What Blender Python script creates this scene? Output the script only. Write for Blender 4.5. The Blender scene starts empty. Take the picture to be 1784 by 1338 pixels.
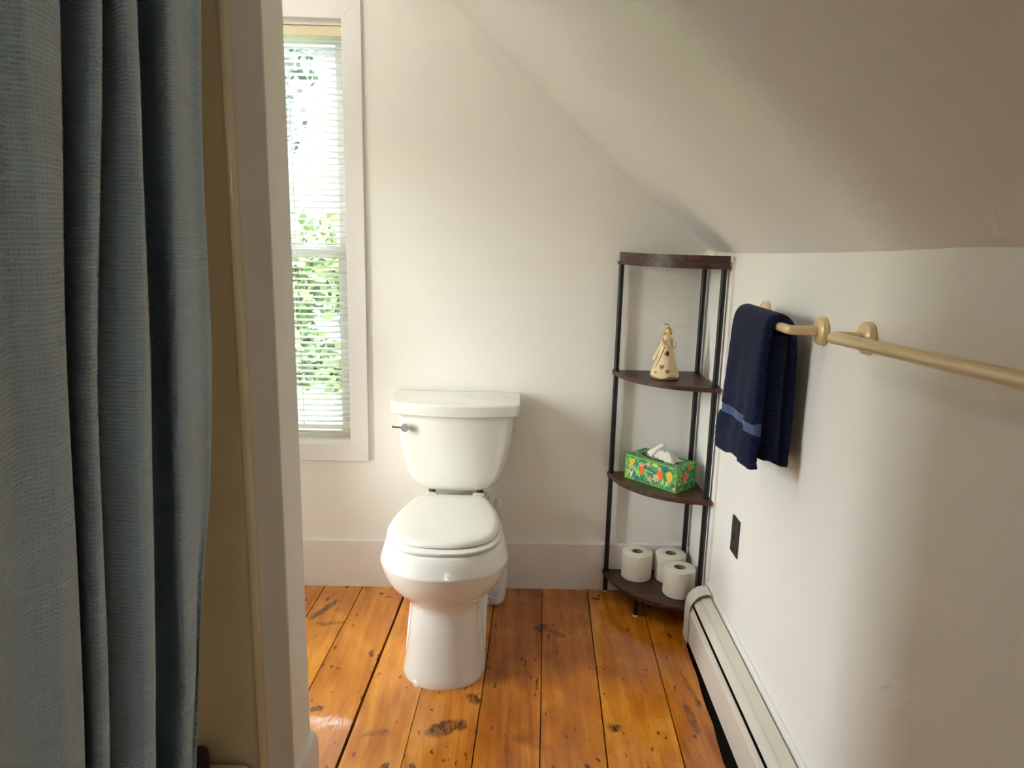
import bpy, bmesh, math, random
from mathutils import Vector, Matrix
random.seed(7)
S = bpy.context.scene
COL = S.collection
PI = math.pi
AW = math.radians(1.751)          # right wall runs slightly off square
BD = 2.588                         # back wall distance
def wallx(y): return 0.735 - math.tan(AW) * (2.59 - y)

# ------------------------------------------------------------------ materials
def srgb(r, g, b):
    f = lambda c: (c/255/12.92) if c/255 <= 0.04045 else ((c/255+0.055)/1.055)**2.4
    return (f(r), f(g), f(b), 1)
def mat(name, col, rough=.5, metal=0, bump=None, var=None, coat=0, sheen=0, trans=0, spec=.5, emit=None):
    m = bpy.data.materials.new(name); m.use_nodes = True
    nt = m.node_tree; N = nt.nodes; L = nt.links
    b = N['Principled BSDF']
    b.inputs['Base Color'].default_value = col
    b.inputs['Roughness'].default_value = rough
    b.inputs['Metallic'].default_value = metal
    b.inputs['Specular IOR Level'].default_value = spec
    b.inputs['Coat Weight'].default_value = coat
    b.inputs['Coat Roughness'].default_value = .05
    b.inputs['Sheen Weight'].default_value = sheen
    if emit:
        b.inputs['Emission Color'].default_value = emit[0]; b.inputs['Emission Strength'].default_value = emit[1]
    tc = N.new('ShaderNodeTexCoord')
    if bump:      # (scale, strength, distance)
        n = N.new('ShaderNodeTexNoise'); n.inputs['Scale'].default_value = bump[0]; n.inputs['Detail'].default_value = 4
        L.new(tc.outputs['Object'], n.inputs['Vector'])
        bp = N.new('ShaderNodeBump'); bp.inputs['Strength'].default_value = bump[1]; bp.inputs['Distance'].default_value = bump[2]
        L.new(n.outputs['Fac'], bp.inputs['Height']); L.new(bp.outputs['Normal'], b.inputs['Normal'])
    if var:       # (scale, colour2, low, high)
        n = N.new('ShaderNodeTexNoise'); n.inputs['Scale'].default_value = var[0]; n.inputs['Detail'].default_value = 5
        L.new(tc.outputs['Object'], n.inputs['Vector'])
        mr = N.new('ShaderNodeMapRange'); mr.inputs['From Min'].default_value = var[2]; mr.inputs['From Max'].default_value = var[3]
        L.new(n.outputs['Fac'], mr.inputs['Value'])
        mx = N.new('ShaderNodeMix'); mx.data_type = 'RGBA'
        mx.inputs['A'].default_value = col; mx.inputs['B'].default_value = var[1]
        L.new(mr.outputs['Result'], mx.inputs['Factor']); L.new(mx.outputs['Result'], b.inputs['Base Color'])
    return m
M = {}
M['wall'] = mat('wall_paint', srgb(238,234,225), .6, bump=(6,.25,.004), spec=.35)
M['ceil'] = mat('ceiling_paint', srgb(238,234,227), .65, bump=(4,.3,.006), spec=.3)
M['trim'] = mat('trim_paint', srgb(232,227,222), .38, bump=(9,.15,.002))
M['porc'] = mat('porcelain', srgb(226,223,214), .08, coat=.3)
M['seat'] = mat('seat_plastic', srgb(228,224,214), .16)
M['bolt'] = mat('brass_nut', srgb(110,90,70), .5, metal=.6)
M['chrome'] = mat('chrome', srgb(190,190,190), .06, metal=1)
M['hole'] = mat('dark_recess', srgb(14,10,8), .8)
M['subfloor'] = mat('subfloor', srgb(12,8,6), .9)
M['steel'] = mat('black_steel', srgb(15,13,13), .38, bump=(60,.1,.001))
M['gold'] = mat('champagne_metal', srgb(230,204,152), .32, metal=.08, coat=.15)
M['heat'] = mat('heater_enamel', srgb(222,214,198), .33, bump=(5,.15,.003))
M['stall'] = mat('stall_fibreglass', srgb(226,214,180), .22, coat=.2)
M['plate'] = mat('bronze_plate', srgb(44,35,30), .45, bump=(40,.15,.001))
M['paper'] = mat('tissue_paper', srgb(240,234,222), .9, bump=(220,.25,.0006), spec=.1)
M['card'] = mat('roll_core', srgb(150,132,112), .9)
M['brush'] = mat('brush_plastic', srgb(220,218,220), .25)
M['blind'] = mat('blind_vinyl', srgb(244,244,240), .4)
M['sash'] = mat('sash_vinyl', srgb(240,240,236), .35)
M['cord'] = mat('blind_cord', srgb(225,225,220), .7)
M['form'] = mat('dark_brown', srgb(38,24,20), .3)
M['rubber'] = mat('white_foot', srgb(215,205,190), .6)
M['fill_glass'] = mat('fill_lamp_glass', srgb(245,240,230), .3, emit=((1,.99,.96,1), 1.5))
M['bark'] = mat('bark', srgb(80,66,52), .9, bump=(20,.6,.02))
M['grass'] = mat('lawn', srgb(92,120,62), .95, var=(3, srgb(60,92,44), .4, .6))
M['leaf'] = mat('leaf', srgb(60,80,30), .6, var=(1.2, srgb(26,44,18), .4, .62))
M['leaf2'] = mat('leaf_dark', srgb(24,42,30), .6, var=(1.2, srgb(14,24,18), .4, .62))
M['siding'] = mat('siding', srgb(27,35,41), .8, bump=(3,.2,.01))

def translucent(m, col, f_):
    nt = m.node_tree; N = nt.nodes; L = nt.links
    tl = N.new('ShaderNodeBsdfTranslucent'); tl.inputs['Color'].default_value = col
    mx = N.new('ShaderNodeMixShader'); mx.inputs[0].default_value = f_
    L.new(N['Principled BSDF'].outputs[0], mx.inputs[1]); L.new(tl.outputs[0], mx.inputs[2]); L.new(mx.outputs[0], N['Material Output'].inputs[0])
translucent(M['blind'], (.95,.95,.93,1), .6); translucent(M['paper'], (.9,.88,.84,1), .25)
def tree_nodes(m): return m.node_tree, m.node_tree.nodes, m.node_tree.links
# glass: thin pane
g = bpy.data.materials.new('window_glass'); g.use_nodes = True
nt, N, L = tree_nodes(g); N.remove(N['Principled BSDF'])
out = N['Material Output']; tr = N.new('ShaderNodeBsdfTransparent'); tr.inputs['Color'].default_value = (.95,.97,.96,1)
gl = N.new('ShaderNodeBsdfGlossy'); gl.inputs['Roughness'].default_value = .02
fr = N.new('ShaderNodeFresnel'); fr.inputs['IOR'].default_value = 1.45
mx = N.new('ShaderNodeMixShader'); L.new(fr.outputs[0], mx.inputs[0]); L.new(tr.outputs[0], mx.inputs[1]); L.new(gl.outputs[0], mx.inputs[2]); L.new(mx.outputs[0], out.inputs[0])
M['glass'] = g

# dark laminate wood of the corner shelf
w = mat('walnut_laminate', srgb(58,36,27), .42)
nt, N, L = tree_nodes(w); b = N['Principled BSDF']
tc = N.new('ShaderNodeTexCoord'); mp = N.new('ShaderNodeMapping'); mp.inputs['Scale'].default_value = (5,45,45); mp.inputs['Rotation'].default_value = (0,0,.25)
ns = N.new('ShaderNodeTexNoise'); ns.inputs['Scale'].default_value = 1.6; ns.inputs['Detail'].default_value = 6; ns.inputs['Distortion'].default_value = .6
cr = N.new('ShaderNodeValToRGB'); cr.color_ramp.elements[0].position = .32; cr.color_ramp.elements[0].color = srgb(34,20,16)
cr.color_ramp.elements[1].position = .72; cr.color_ramp.elements[1].color = srgb(96,60,42)
L.new(tc.outputs['Object'], mp.inputs['Vector']); L.new(mp.outputs[0], ns.inputs['Vector']); L.new(ns.outputs['Fac'], cr.inputs[0]); L.new(cr.outputs[0], b.inputs['Base Color'])
M['walnut'] = w

# waffle-weave curtain
c = mat('waffle_fabric', srgb(196,222,236), .8, sheen=.8, spec=.2)
nt, N, L = tree_nodes(c); b = N['Principled BSDF']; out = N['Material Output']
uv = N.new('ShaderNodeUVMap'); sep = N.new('ShaderNodeSeparateXYZ'); L.new(uv.outputs[0], sep.inputs[0])
def math_node(N, L, op, a, b_=None, c_=None):
    n = N.new('ShaderNodeMath'); n.operation = op
    for i, v in enumerate((a, b_, c_)):
        if v is None: continue
        if isinstance(v, (int, float)): n.inputs[i].default_value = v
        else: L.new(v, n.inputs[i])
    return n.outputs[0]
K = PI/.0048
sx = math_node(N, L, 'SINE', math_node(N, L, 'MULTIPLY', sep.outputs[0], K))
sy = math_node(N, L, 'SINE', math_node(N, L, 'MULTIPLY', sep.outputs[1], K))
hgt = math_node(N, L, 'MAXIMUM', math_node(N, L, 'MULTIPLY', math_node(N, L, 'ABSOLUTE', sx), .7), math_node(N, L, 'ABSOLUTE', sy))
tc = N.new('ShaderNodeTexCoord'); ns = N.new('ShaderNodeTexNoise'); ns.inputs['Scale'].default_value = 9; ns.inputs['Detail'].default_value = 3
mp = N.new('ShaderNodeMapping'); mp.inputs['Scale'].default_value = (1,1,.35); L.new(tc.outputs['Object'], mp.inputs[0]); L.new(mp.outputs[0], ns.inputs['Vector'])
b1 = N.new('ShaderNodeBump'); b1.inputs['Strength'].default_value = 1; b1.inputs['Distance'].default_value = .0022; L.new(hgt, b1.inputs['Height'])
b2 = N.new('ShaderNodeBump'); b2.inputs['Strength'].default_value = .35; b2.inputs['Distance'].default_value = .02; L.new(ns.outputs['Fac'], b2.inputs['Height'])
L.new(b1.outputs[0], b2.inputs['Normal']); L.new(b2.outputs[0], b.inputs['Normal'])
tl = N.new('ShaderNodeBsdfTranslucent'); tl.inputs['Color'].default_value = srgb(120,175,200)
mx = N.new('ShaderNodeMixShader'); mx.inputs[0].default_value = .22
L.new(b.outputs[0], mx.inputs[1]); L.new(tl.outputs[0], mx.inputs[2]); L.new(mx.outputs[0], out.inputs[0])
M['curtain'] = c

# terry towel
def terry(name, col, col2):
    t = mat(name, col, .95, sheen=.12, spec=.1, var=(160, col2, .38, .62), bump=(420,.9,.003)); return t
M['terry'] = terry('navy_terry', srgb(26,38,72), srgb(12,18,42))
M['band'] = mat('navy_band', srgb(52,74,118), .7, bump=(300,.3,.0008), sheen=.3)

# pine floor planks: per-plank value in colour attribute, object-space grain, knots
f = mat('pine_floor', srgb(190,120,40), .16, coat=.7, spec=.3)
nt, N, L = tree_nodes(f); b = N['Principled BSDF']
b.inputs['Coat Roughness'].default_value = .06
tc = N.new('ShaderNodeTexCoord'); at = N.new('ShaderNodeAttribute'); at.attribute_name = 'plank'
sepa = N.new('ShaderNodeSeparateColor'); L.new(at.outputs['Color'], sepa.inputs[0])
cmb = N.new('ShaderNodeCombineXYZ'); L.new(math_node(N, L, 'MULTIPLY', sepa.outputs[0], 13.0), cmb.inputs[1]); L.new(math_node(N, L, 'MULTIPLY', sepa.outputs[0], 5.0), cmb.inputs[2])
add = N.new('ShaderNodeVectorMath'); add.operation = 'ADD'; L.new(tc.outputs['Object'], add.inputs[0]); L.new(cmb.outputs[0], add.inputs[1])
def noise(scale, vec, detail=4, dist=0, mscale=None):
    v = vec
    if mscale:
        mp = N.new('ShaderNodeMapping'); mp.inputs['Scale'].default_value = mscale; mp.inputs['Rotation'].default_value = (0,0,math.radians(3.3)); L.new(v, mp.inputs[0]); v = mp.outputs[0]
    n = N.new('ShaderNodeTexNoise'); n.inputs['Scale'].default_value = scale; n.inputs['Detail'].default_value = detail; n.inputs['Distortion'].default_value = dist
    L.new(v, n.inputs['Vector']); return n.outputs['Fac']
grain = noise(3.2, add.outputs[0], 5, .5, (12,1,1))
fine = noise(14, add.outputs[0], 3, 0, (14,1,1))
blot = noise(3.2, add.outputs[0], 4, .8)
cr = N.new('ShaderNodeValToRGB'); e = cr.color_ramp.elements
e[0].position = .28; e[0].color = srgb(150,78,14); e[1].position = .72; e[1].color = srgb(234,158,52)
x = e.new(.5); x.color = srgb(196,116,24)
val = math_node(N, L, 'ADD', math_node(N, L, 'MULTIPLY', grain, .5), math_node(N, L, 'MULTIPLY', blot, .5))
val = math_node(N, L, 'ADD', val, math_node(N, L, 'MULTIPLY', math_node(N, L, 'SUBTRACT', sepa.outputs[1], .5), .38))
val = math_node(N, L, 'ADD', val, math_node(N, L, 'MULTIPLY', math_node(N, L, 'SUBTRACT', fine, .5), .18))
L.new(val, cr.inputs[0]); colr = cr.outputs[0]
def mixc(fac, a, colB):
    m = N.new('ShaderNodeMix'); m.data_type = 'RGBA'; L.new(fac, m.inputs['Factor']); L.new(a, m.inputs['A']); m.inputs['B'].default_value = colB
    return m.outputs['Result']
# wandering brown stains and small nicks
st = noise(2.4, tc.outputs['Object'], 6, 1.5)
mr = N.new('ShaderNodeMapRange'); mr.inputs['From Min'].default_value = .64; mr.inputs['From Max'].default_value = .72; mr.inputs['To Max'].default_value = .45; L.new(st, mr.inputs[0])
colr = mixc(mr.outputs[0], colr, srgb(96,48,20))
nk = noise(52, add.outputs[0], 2, .3, (1,.45,1))
mr = N.new('ShaderNodeMapRange'); mr.inputs['From Min'].default_value = .675; mr.inputs['From Max'].default_value = .71; mr.inputs['To Max'].default_value = .8; L.new(nk, mr.inputs[0])
colr = mixc(mr.outputs[0], colr, srgb(66,32,16))
# knots: x, y, rx, ry, rotation, darkness
KN = [(-.612,2.395,.014,.075,-.45,.75),(-.575,2.30,.055,.012,.12,.55),(-.398,2.12,.010,.018,.2,.8),(-.37,2.10,.007,.016,-.2,.7),
      (.158,2.29,.028,.018,.8,.85),(.21,2.255,.035,.012,-.7,.5),(.375,2.50,.015,.012,0,.9),(.335,1.772,.014,.012,0,.95),(.335,1.772,.022,.02,.3,.4),
      (-.135,1.765,.055,.028,.55,.8),(-.09,1.775,.018,.022,0,.8),(-.06,1.895,.03,.016,-.9,.8),(-.205,1.61,.008,.016,0,.9),(-.275,1.61,.008,.02,-.2,.9),
      (-.42,1.60,.008,.02,.2,.8),(-.46,1.585,.018,.012,0,.55),(-.315,1.74,.04,.012,.1,.4),(.13,2.10,.006,.008,0,.8),(.478,2.05,.006,.007,0,.9),(.452,1.755,.005,.007,0,.9),
      (-.43,2.52,.009,.009,0,.9),(-.40,2.49,.012,.006,0,.7),(.30,2.05,.005,.006,0,.8),(.322,2.06,.012,.006,.3,.4),(-.02,2.05,.006,.007,0,.8),(.0,2.30,.008,.01,.3,.8),
      (-.27,2.47,.008,.01,0,.7),(.56,1.82,.012,.07,.05,.6),(.59,1.95,.008,.10,.07,.55),(-.5,1.84,.02,.012,0,.7),(.02,1.60,.01,.01,0,.8),(-.52,2.15,.006,.01,0,.8)]
wob = N.new('ShaderNodeTexNoise'); wob.inputs['Scale'].default_value = 55; wob.inputs['Detail'].default_value = 5; L.new(tc.outputs['Object'], wob.inputs['Vector'])
wv = N.new('ShaderNodeVectorMath'); wv.operation = 'MULTIPLY_ADD'; L.new(wob.outputs['Color'], wv.inputs[0]); wv.inputs[1].default_value = (.026,.034,0); wv.inputs[2].default_value = (-.013,-.017,0)
wp = N.new('ShaderNodeVectorMath'); wp.operation = 'ADD'; L.new(tc.outputs['Object'], wp.inputs[0]); L.new(wv.outputs[0], wp.inputs[1])
kn = None
for (kx, ky, rx, ry, ro, dk) in KN:
    mp = N.new('ShaderNodeMapping'); mp.vector_type = 'TEXTURE'
    mp.inputs['Location'].default_value = (kx, ky, 0); mp.inputs['Rotation'].default_value = (0,0,ro); mp.inputs['Scale'].default_value = (rx, ry, 1000)
    L.new(wp.outputs[0], mp.inputs[0]); ln = N.new('ShaderNodeVectorMath'); ln.operation = 'LENGTH'; L.new(mp.outputs[0], ln.inputs[0])
    mr = N.new('ShaderNodeMapRange'); mr.interpolation_type = 'SMOOTHSTEP'; mr.inputs['From Min'].default_value = .75; mr.inputs['From Max'].default_value = 1.25
    mr.inputs['To Min'].default_value = dk; mr.inputs['To Max'].default_value = 0; L.new(ln.outputs['Value'], mr.inputs[0])
    kn = mr.outputs[0] if kn is None else math_node(N, L, 'MAXIMUM', kn, mr.outputs[0])
kmod = N.new('ShaderNodeMapRange'); kmod.inputs['From Min'].default_value = .38; kmod.inputs['From Max'].default_value = .6; kmod.inputs['To Min'].default_value = .62; kmod.inputs['To Max'].default_value = 1.15; L.new(noise(70, add.outputs[0], 3, 0, (2,.7,1)), kmod.inputs[0])
kn = math_node(N, L, 'MINIMUM', math_node(N, L, 'MULTIPLY', kn, kmod.outputs[0]), 1.0)
colr = mixc(kn, colr, srgb(66,30,14))
L.new(colr, b.inputs['Base Color'])
bp = N.new('ShaderNodeBump'); bp.inputs['Strength'].default_value = .5; bp.inputs['Distance'].default_value = .0022
hsum = math_node(N, L, 'ADD', math_node(N, L, 'MULTIPLY', noise(5, add.outputs[0], 4, .3, (2.4,1,1)), 1.2), math_node(N, L, 'MULTIPLY', fine, .25))
L.new(hsum, bp.inputs['Height']); L.new(bp.outputs[0], b.inputs['Normal']); L.new(bp.outputs[0], b.inputs['Coat Normal'])
mr = N.new('ShaderNodeMapRange'); L.new(blot, mr.inputs[0]); mr.inputs['To Min'].default_value = .14; mr.inputs['To Max'].default_value = .34; L.new(mr.outputs[0], b.inputs['Roughness'])
M['floor'] = f

# ------------------------------------------------------------------ helpers
def link(o, parent=None):
    COL.objects.link(o)
    if parent is not None: o.parent = parent
    return o
def obj(name, bm, m, parent=None, smooth=True, mods=None, ang=35):
    me = bpy.data.meshes.new(name)
    bmesh.ops.recalc_face_normals(bm, faces=bm.faces)
    bm.to_mesh(me); bm.free()
    for mm in (m if isinstance(m, (list, tuple)) else [m]): me.materials.append(mm)
    if smooth:
        for p in me.polygons: p.use_smooth = True
        me.set_sharp_from_angle(angle=math.radians(ang))
    o = bpy.data.objects.new(name, me); link(o, parent)
    return o
def thing(name, label, cat, loc=(0,0,0), rz=0, group=None):
    o = bpy.data.objects.new(name, None); o.empty_display_size = .05; COL.objects.link(o)
    o.location = loc; o.rotation_euler = (0,0,rz)
    return tag(o, label, cat, group)
def tag(o, label, cat, group=None):
    o['label'] = label; o['category'] = cat
    if group: o['group'] = group
    return o
def struct(o): o['kind'] = 'structure'; return o
def BM(): return bmesh.new()
def box(bm, x0, x1, y0, y1, z0, z1, bev=0, mi=0, M4=None):
    vs = [bm.verts.new((x, y, z)) for x in (x0,x1) for y in (y0,y1) for z in (z0,z1)]
    fs = [bm.faces.new([vs[i] for i in q]) for q in ((0,1,3,2),(4,6,7,5),(0,4,5,1),(2,3,7,6),(0,2,6,4),(1,5,7,3))]
    for q in fs: q.material_index = mi
    if bev:
        es = list({e for q in fs for e in q.edges})
        r = bmesh.ops.bevel(bm, geom=es, offset=bev, segments=2, affect='EDGES', profile=.5)
        vs = list({v for q in r['faces'] for v in q.verts} | {v for v in vs if v.is_valid})
    if M4 is not None: bmesh.ops.transform(bm, matrix=M4, verts=vs)
    return vs
def loft(bm, rings, cap=True, mi=0, closed=True):
    R = [[bm.verts.new(p) for p in r] for r in rings]
    n = len(R[0])
    for a, c2 in zip(R, R[1:]):
        for i in range(n if closed else n-1):
            j = (i+1) % n
            q = bm.faces.new((a[i], a[j], c2[j], c2[i])); q.material_index = mi
    if cap:
        for r in (R[0], R[-1]):
            q = bm.faces.new(r); q.material_index = mi
    return R
def prism(bm, poly, axis, a, b2, mi=0):
    def P(u, v, t): return (t,u,v) if axis == 'x' else (u,t,v) if axis == 'y' else (u,v,t)
    return loft(bm, [[P(u,v,a) for u,v in poly], [P(u,v,b2) for u,v in poly]], mi=mi)
def tube(bm, pts, r, seg=16, cap=True, mi=0):
    pts = [Vector(p) for p in pts]; rings = []; up = None
    for i, p in enumerate(pts):
        d = (pts[min(i+1,len(pts)-1)] - pts[max(i-1,0)]).normalized()
        if up is None:
            up = Vector((0,0,1)) if abs(d.z) < .9 else Vector((1,0,0))
        u = (up - d*up.dot(d)).normalized(); v = d.cross(u); up = u
        rr = r[i] if isinstance(r, (list,tuple)) else r
        rings.append([p + u*rr*math.cos(2*PI*k/seg) + v*rr*math.sin(2*PI*k/seg) for k in range(seg)])
    return loft(bm, rings, cap, mi)
def lathe(bm, prof, seg=32, c=(0,0,0), mi=0, axis='z', cap=True):
    rings = []
    for r, z in prof:
        ring = []
        for k in range(seg):
            a = 2*PI*k/seg; p = (r*math.cos(a), r*math.sin(a), z)
            if axis == 'x': p = (p[2], p[0], p[1])
            if axis == 'y': p = (p[0], p[2], p[1])
            ring.append(Vector(p)+Vector(c))
        rings.append(ring)
    return loft(bm, rings, cap, mi)
def arc(c, a, b2, r, n=8):
    """rounded corner: points on a bend around c from direction a to direction b2"""
    c, a, b2 = Vector(c), Vector(a), Vector(b2)
    return [c + (a*math.cos(t*PI/2/n) + b2*math.sin(t*PI/2/n))*r for t in range(n+1)]
def catmull(P, n):
    out = []
    for i in range(len(P)-1):
        p0, p1, p2, p3 = P[max(i-1,0)], P[i], P[i+1], P[min(i+2,len(P)-1)]
        for k in range(n):
            t = k/n
            out.append(tuple(.5*((2*b)+(-a+c)*t+(2*a-5*b+4*c-d)*t*t+(-a+3*b-3*c+d)*t**3) for a,b,c,d in zip(p0,p1,p2,p3)))
    out.append(tuple(P[-1])); return out
def interp(x, xs, ys):
    if x <= xs[0]: return ys[0]
    for a, b2, c2, d in zip(xs, xs[1:], ys, ys[1:]):
        if x <= b2: return c2 + (d-c2)*(x-a)/(b2-a)
    return ys[-1]

# ------------------------------------------------------------------ room shell
XL, YF, ZC = -1.36, -1.7, 2.42
# back wall with the window opening
WX0, WX1, WZ0, WZ1 = -1.14, -.54, .572, 1.997
bm = BM()
box(bm, XL-.1, WX0, BD, BD+.14, -.02, 2.5); box(bm, WX1, .85, BD, BD+.14, -.02, 2.5)
box(bm, WX0, WX1, BD, BD+.14, -.02, WZ0); box(bm, WX0, WX1, BD, BD+.14, WZ1, 2.5)
struct(obj('wall_back', bm, M['wall'], smooth=False))
# right knee wall, wavy top line
KY = [YF-.1, .6, .964, 1.082, 1.156, 1.30, 1.568, 1.9, 2.238, 2.45, 2.60]
KZ = [1.335, 1.331, 1.328, 1.327, 1.323, 1.316, 1.307, 1.297, 1.288, 1.287, 1.286]
bm = BM()
rings = []
for i in range(80):
    y = YF-.1 + (2.66-YF)*i/79; x = wallx(y); z = interp(y, KY, KZ)
    rings.append([(x,y,-.02),(x,y,.5),(x,y,1.0),(x,y,z),(x+.12,y,z+.1),(x+.12,y,-.02)])
loft(bm, rings); struct(obj('wall_right', bm, M['wall'], ang=30))
# ceiling: slope + flat
bm = BM(); rings = []
for i in range(120):
    y = YF-.12 + (BD+.04-(YF-.12))*i/119
    kx, kz = wallx(y), interp(y, KY, KZ)
    w_ = max(0, min(1, (y-1.7)/.85)); w_ = w_*w_*(3-2*w_)   # plaster swells only near the gable
    P = [(kx+.05, kz-.035), (kx, kz)]
    for tx, tz in ((.672,1.342),(.607,1.398),(.52,1.458),(.44,1.514),(.24,1.697),(.035,1.886),(-.186,2.078),(-.40,2.278)):
        s_ = (kx-tx)/(kx+.52); zs = kz + s_*(ZC-kz)
        P.append((tx, tz*w_ + zs*(1-w_)))
    P += [(-.52, ZC), (-.53, ZC), (-.9, ZC), (XL-.06, ZC), (XL-.06, ZC+.08), (-.5, ZC+.1), (kx+.12, kz+.2)]
    rings.append([(px, y, pz) for px, pz in P])
loft(bm, rings); struct(obj('ceiling', bm, M['ceil'], ang=38))
bm = BM(); box(bm, XL-.1, XL, YF-.1, 1.60, -.02, 2.5); box(bm, XL-.1, XL, 1.92, BD+.1, -.02, 2.5); box(bm, XL-.1, XL, 1.60, 1.92, -.02, .46); box(bm, XL-.1, XL, 1.60, 1.92, 1.70, 2.5); struct(obj('wall_left', bm, M['wall'], smooth=False))
bm = BM(); box(bm, XL-.1, .9, YF-.1, YF, -.02, 2.5); struct(obj('wall_front', bm, M['wall'], smooth=False))
# partition at the foot of the shower
PX, PY0, PY1 = -.427, 1.375, 1.505
bm = BM(); box(bm, XL, PX, PY0, PY1, 0, 2.47, .003); struct(obj('wall_partition', bm, M['wall'], smooth=False))

# floor planks
bm = BM(); lay = bm.loops.layers.float_color.new('plank')
T = math.tan(math.radians(3.3))
E_ = [-1.42,-1.23,-1.05,-.86,-.684,-.542,-.373,-.211,-.031,.143,.317,.515]
gap = [.0015,.0015,.002,.0015,.0017,.0018,.0042,.0011,.0016,.0015,.0018,.0017]
tone = [.5,.6,.4,.55,.72,.66,.74,.60,.34,.28,.58,.34]
for i in range(len(E_)):
    f0 = set(bm.faces)
    n = 60
    L_, R_ = [], []
    for k in range(n+1):
        y = YF-.02 + (BD+.01-YF)*k/n
        L_.append((E_[i] + (y-2)*T + gap[i] + .0008*math.sin(y*9+i), y))
        if i+1 < len(E_): R_.append((E_[i+1] + (y-2)*T - gap[i+1] + .0008*math.sin(y*9+i+1), y))
        else:
            if y > 2.22: xx = wallx(y)
            elif y > 2.17: xx = wallx(y)-.085
            else: xx = .638-(2.172-y)*.0705 + .003*math.sin(y*61)+.0025*math.sin(y*147+1)
            R_.append((xx, y))
    for k in range(n):
        a, b2, c2, d = L_[k], R_[k], R_[k+1], L_[k+1]
        vs = [bm.verts.new((p[0],p[1],0)) for p in (a,b2,c2,d)]; bm.faces.new(vs)
        ws = [bm.verts.new((p[0],p[1],-.018)) for p in (a,b2,c2,d)]
        bm.faces.new((vs[1],ws[1],ws[2],vs[2])); bm.faces.new((vs[3],ws[3],ws[0],vs[0]))
    for q in set(bm.faces)-f0:
        for l in q.loops: l[lay] = ((i*.37) % 1, tone[i], 0, 1)
bmesh.ops.remove_doubles(bm, verts=bm.verts, dist=1e-5)
vs = [bm.verts.new(p) for p in ((XL-.1,YF-.1,-.018),(.9,YF-.1,-.018),(.9,BD+.05,-.018),(XL-.1,BD+.05,-.018))]
q = bm.faces.new(vs); q.material_index = 1
o = struct(obj('floor', bm, [M['floor'], M['subfloor']], smooth=False))

# baseboards
def bb_profile(h=.188, t=.016, r=.004):
    return [(0,.0),(t,.0),(t,h-r),(t-r*.3,h-r*.3),(t-r,h),(0,h)]
bm = BM(); prism(bm, [(BD-u, v) for u, v in bb_profile()], 'x', XL, .735); struct(obj('baseboard_back', bm, M['trim'], smooth=False))
bm = BM()
loft(bm, [[(wallx(y)-u, y, v) for u, v in bb_profile(.188,.010)] for y in (YF, BD-.016)]); struct(obj('baseboard_right', bm, M['wall'], smooth=False))
# partition baseboard with the rounded top, returned round the corner
prof = [(0,0),(.015,0),(.017,.10),(.017,.15),(.0155,.168),(.011,.180),(.005,.186),(0,.187)]
bm = BM()
rings = [[(PX-.085, PY0-u, v) for u, v in prof], [(PX+u, PY0-u, v) for u, v in prof],
         [(PX+u, PY1+.004*math.sqrt(max(0,1-v/.19)), v) for u, v in prof]]
loft(bm, rings); struct(obj('baseboard_partition', bm, M['trim'], ang=50))
# flat board with a bead standing in the right hand corner
bm = BM()
def rw(y, off): return (wallx(y)-off, y)
rings = []
for z in (.188, 1.26):
    P = [rw(BD,0), rw(BD,.008), rw(BD-.012,.014), rw(BD-.03,.016), rw(BD-.036,.011), rw(BD-.045,.011), rw(2.28,.011), rw(2.274,.009), rw(2.274,0)]
    rings.append([(x,y,z) for x,y in P])
loft(bm, rings); struct(obj('trim_1', bm, M['wall'], smooth=False))

# ------------------------------------------------------------------ window
def frame_prism(bm, x0,x1,z0,z1, wdt, y0, y1, mi=0):
    """four mitred boards"""
    o_ = [(x0,z0),(x1,z0),(x1,z1),(x0,z1)]; i_ = [(x0+wdt,z0+wdt),(x1-wdt,z0+wdt),(x1-wdt,z1-wdt),(x0+wdt,z1-wdt)]
    for k in range(4):
        j = (k+1) % 4
        prism(bm, [o_[k],o_[j],i_[j],i_[k]], 'y', y0, y1, mi)
win = struct(thing('window_1', 'x', 'x', ((WX0+WX1)/2, BD+.05, WZ0)))
del win['label']; del win['category']
win.location = (0,0,0)
bm = BM(); frame_prism(bm, WX0-.062, WX1+.062, WZ0-.072, WZ1+.075, .064, BD-.017, BD)
bmesh.ops.bevel(bm, geom=list(bm.edges), offset=.0012, segments=1, affect='EDGES')
obj('window_casing', bm, M['trim'], win, smooth=False)
bm = BM(); frame_prism(bm, WX0, WX1, WZ0, WZ1, .006, BD, BD+.13); obj('window_jamb', bm, M['trim'], win, smooth=False)
RZ = 1.253
bm = BM(); frame_prism(bm, WX0+.006, WX1-.006, WZ0+.006, RZ+.018, .040, BD+.055, BD+.085); up = obj('lower_sash', bm, M['sash'], win, smooth=False)
bm = BM(); box(bm, WX0+.045, WX1-.045, BD+.068, BD+.072, WZ0+.04, RZ-.02); obj('glass_pane', bm, M['glass'], up, smooth=False)
bm = BM(); frame_prism(bm, WX0+.006, WX1-.006, RZ-.018, WZ1-.006, .040, BD+.09, BD+.12); up = obj('upper_sash', bm, M['sash'], win, smooth=False)
bm = BM(); box(bm, WX0+.045, WX1-.045, BD+.103, BD+.107, RZ+.02, WZ1-.04); obj('glass_pane', bm, M['glass'], up, smooth=False)

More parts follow.
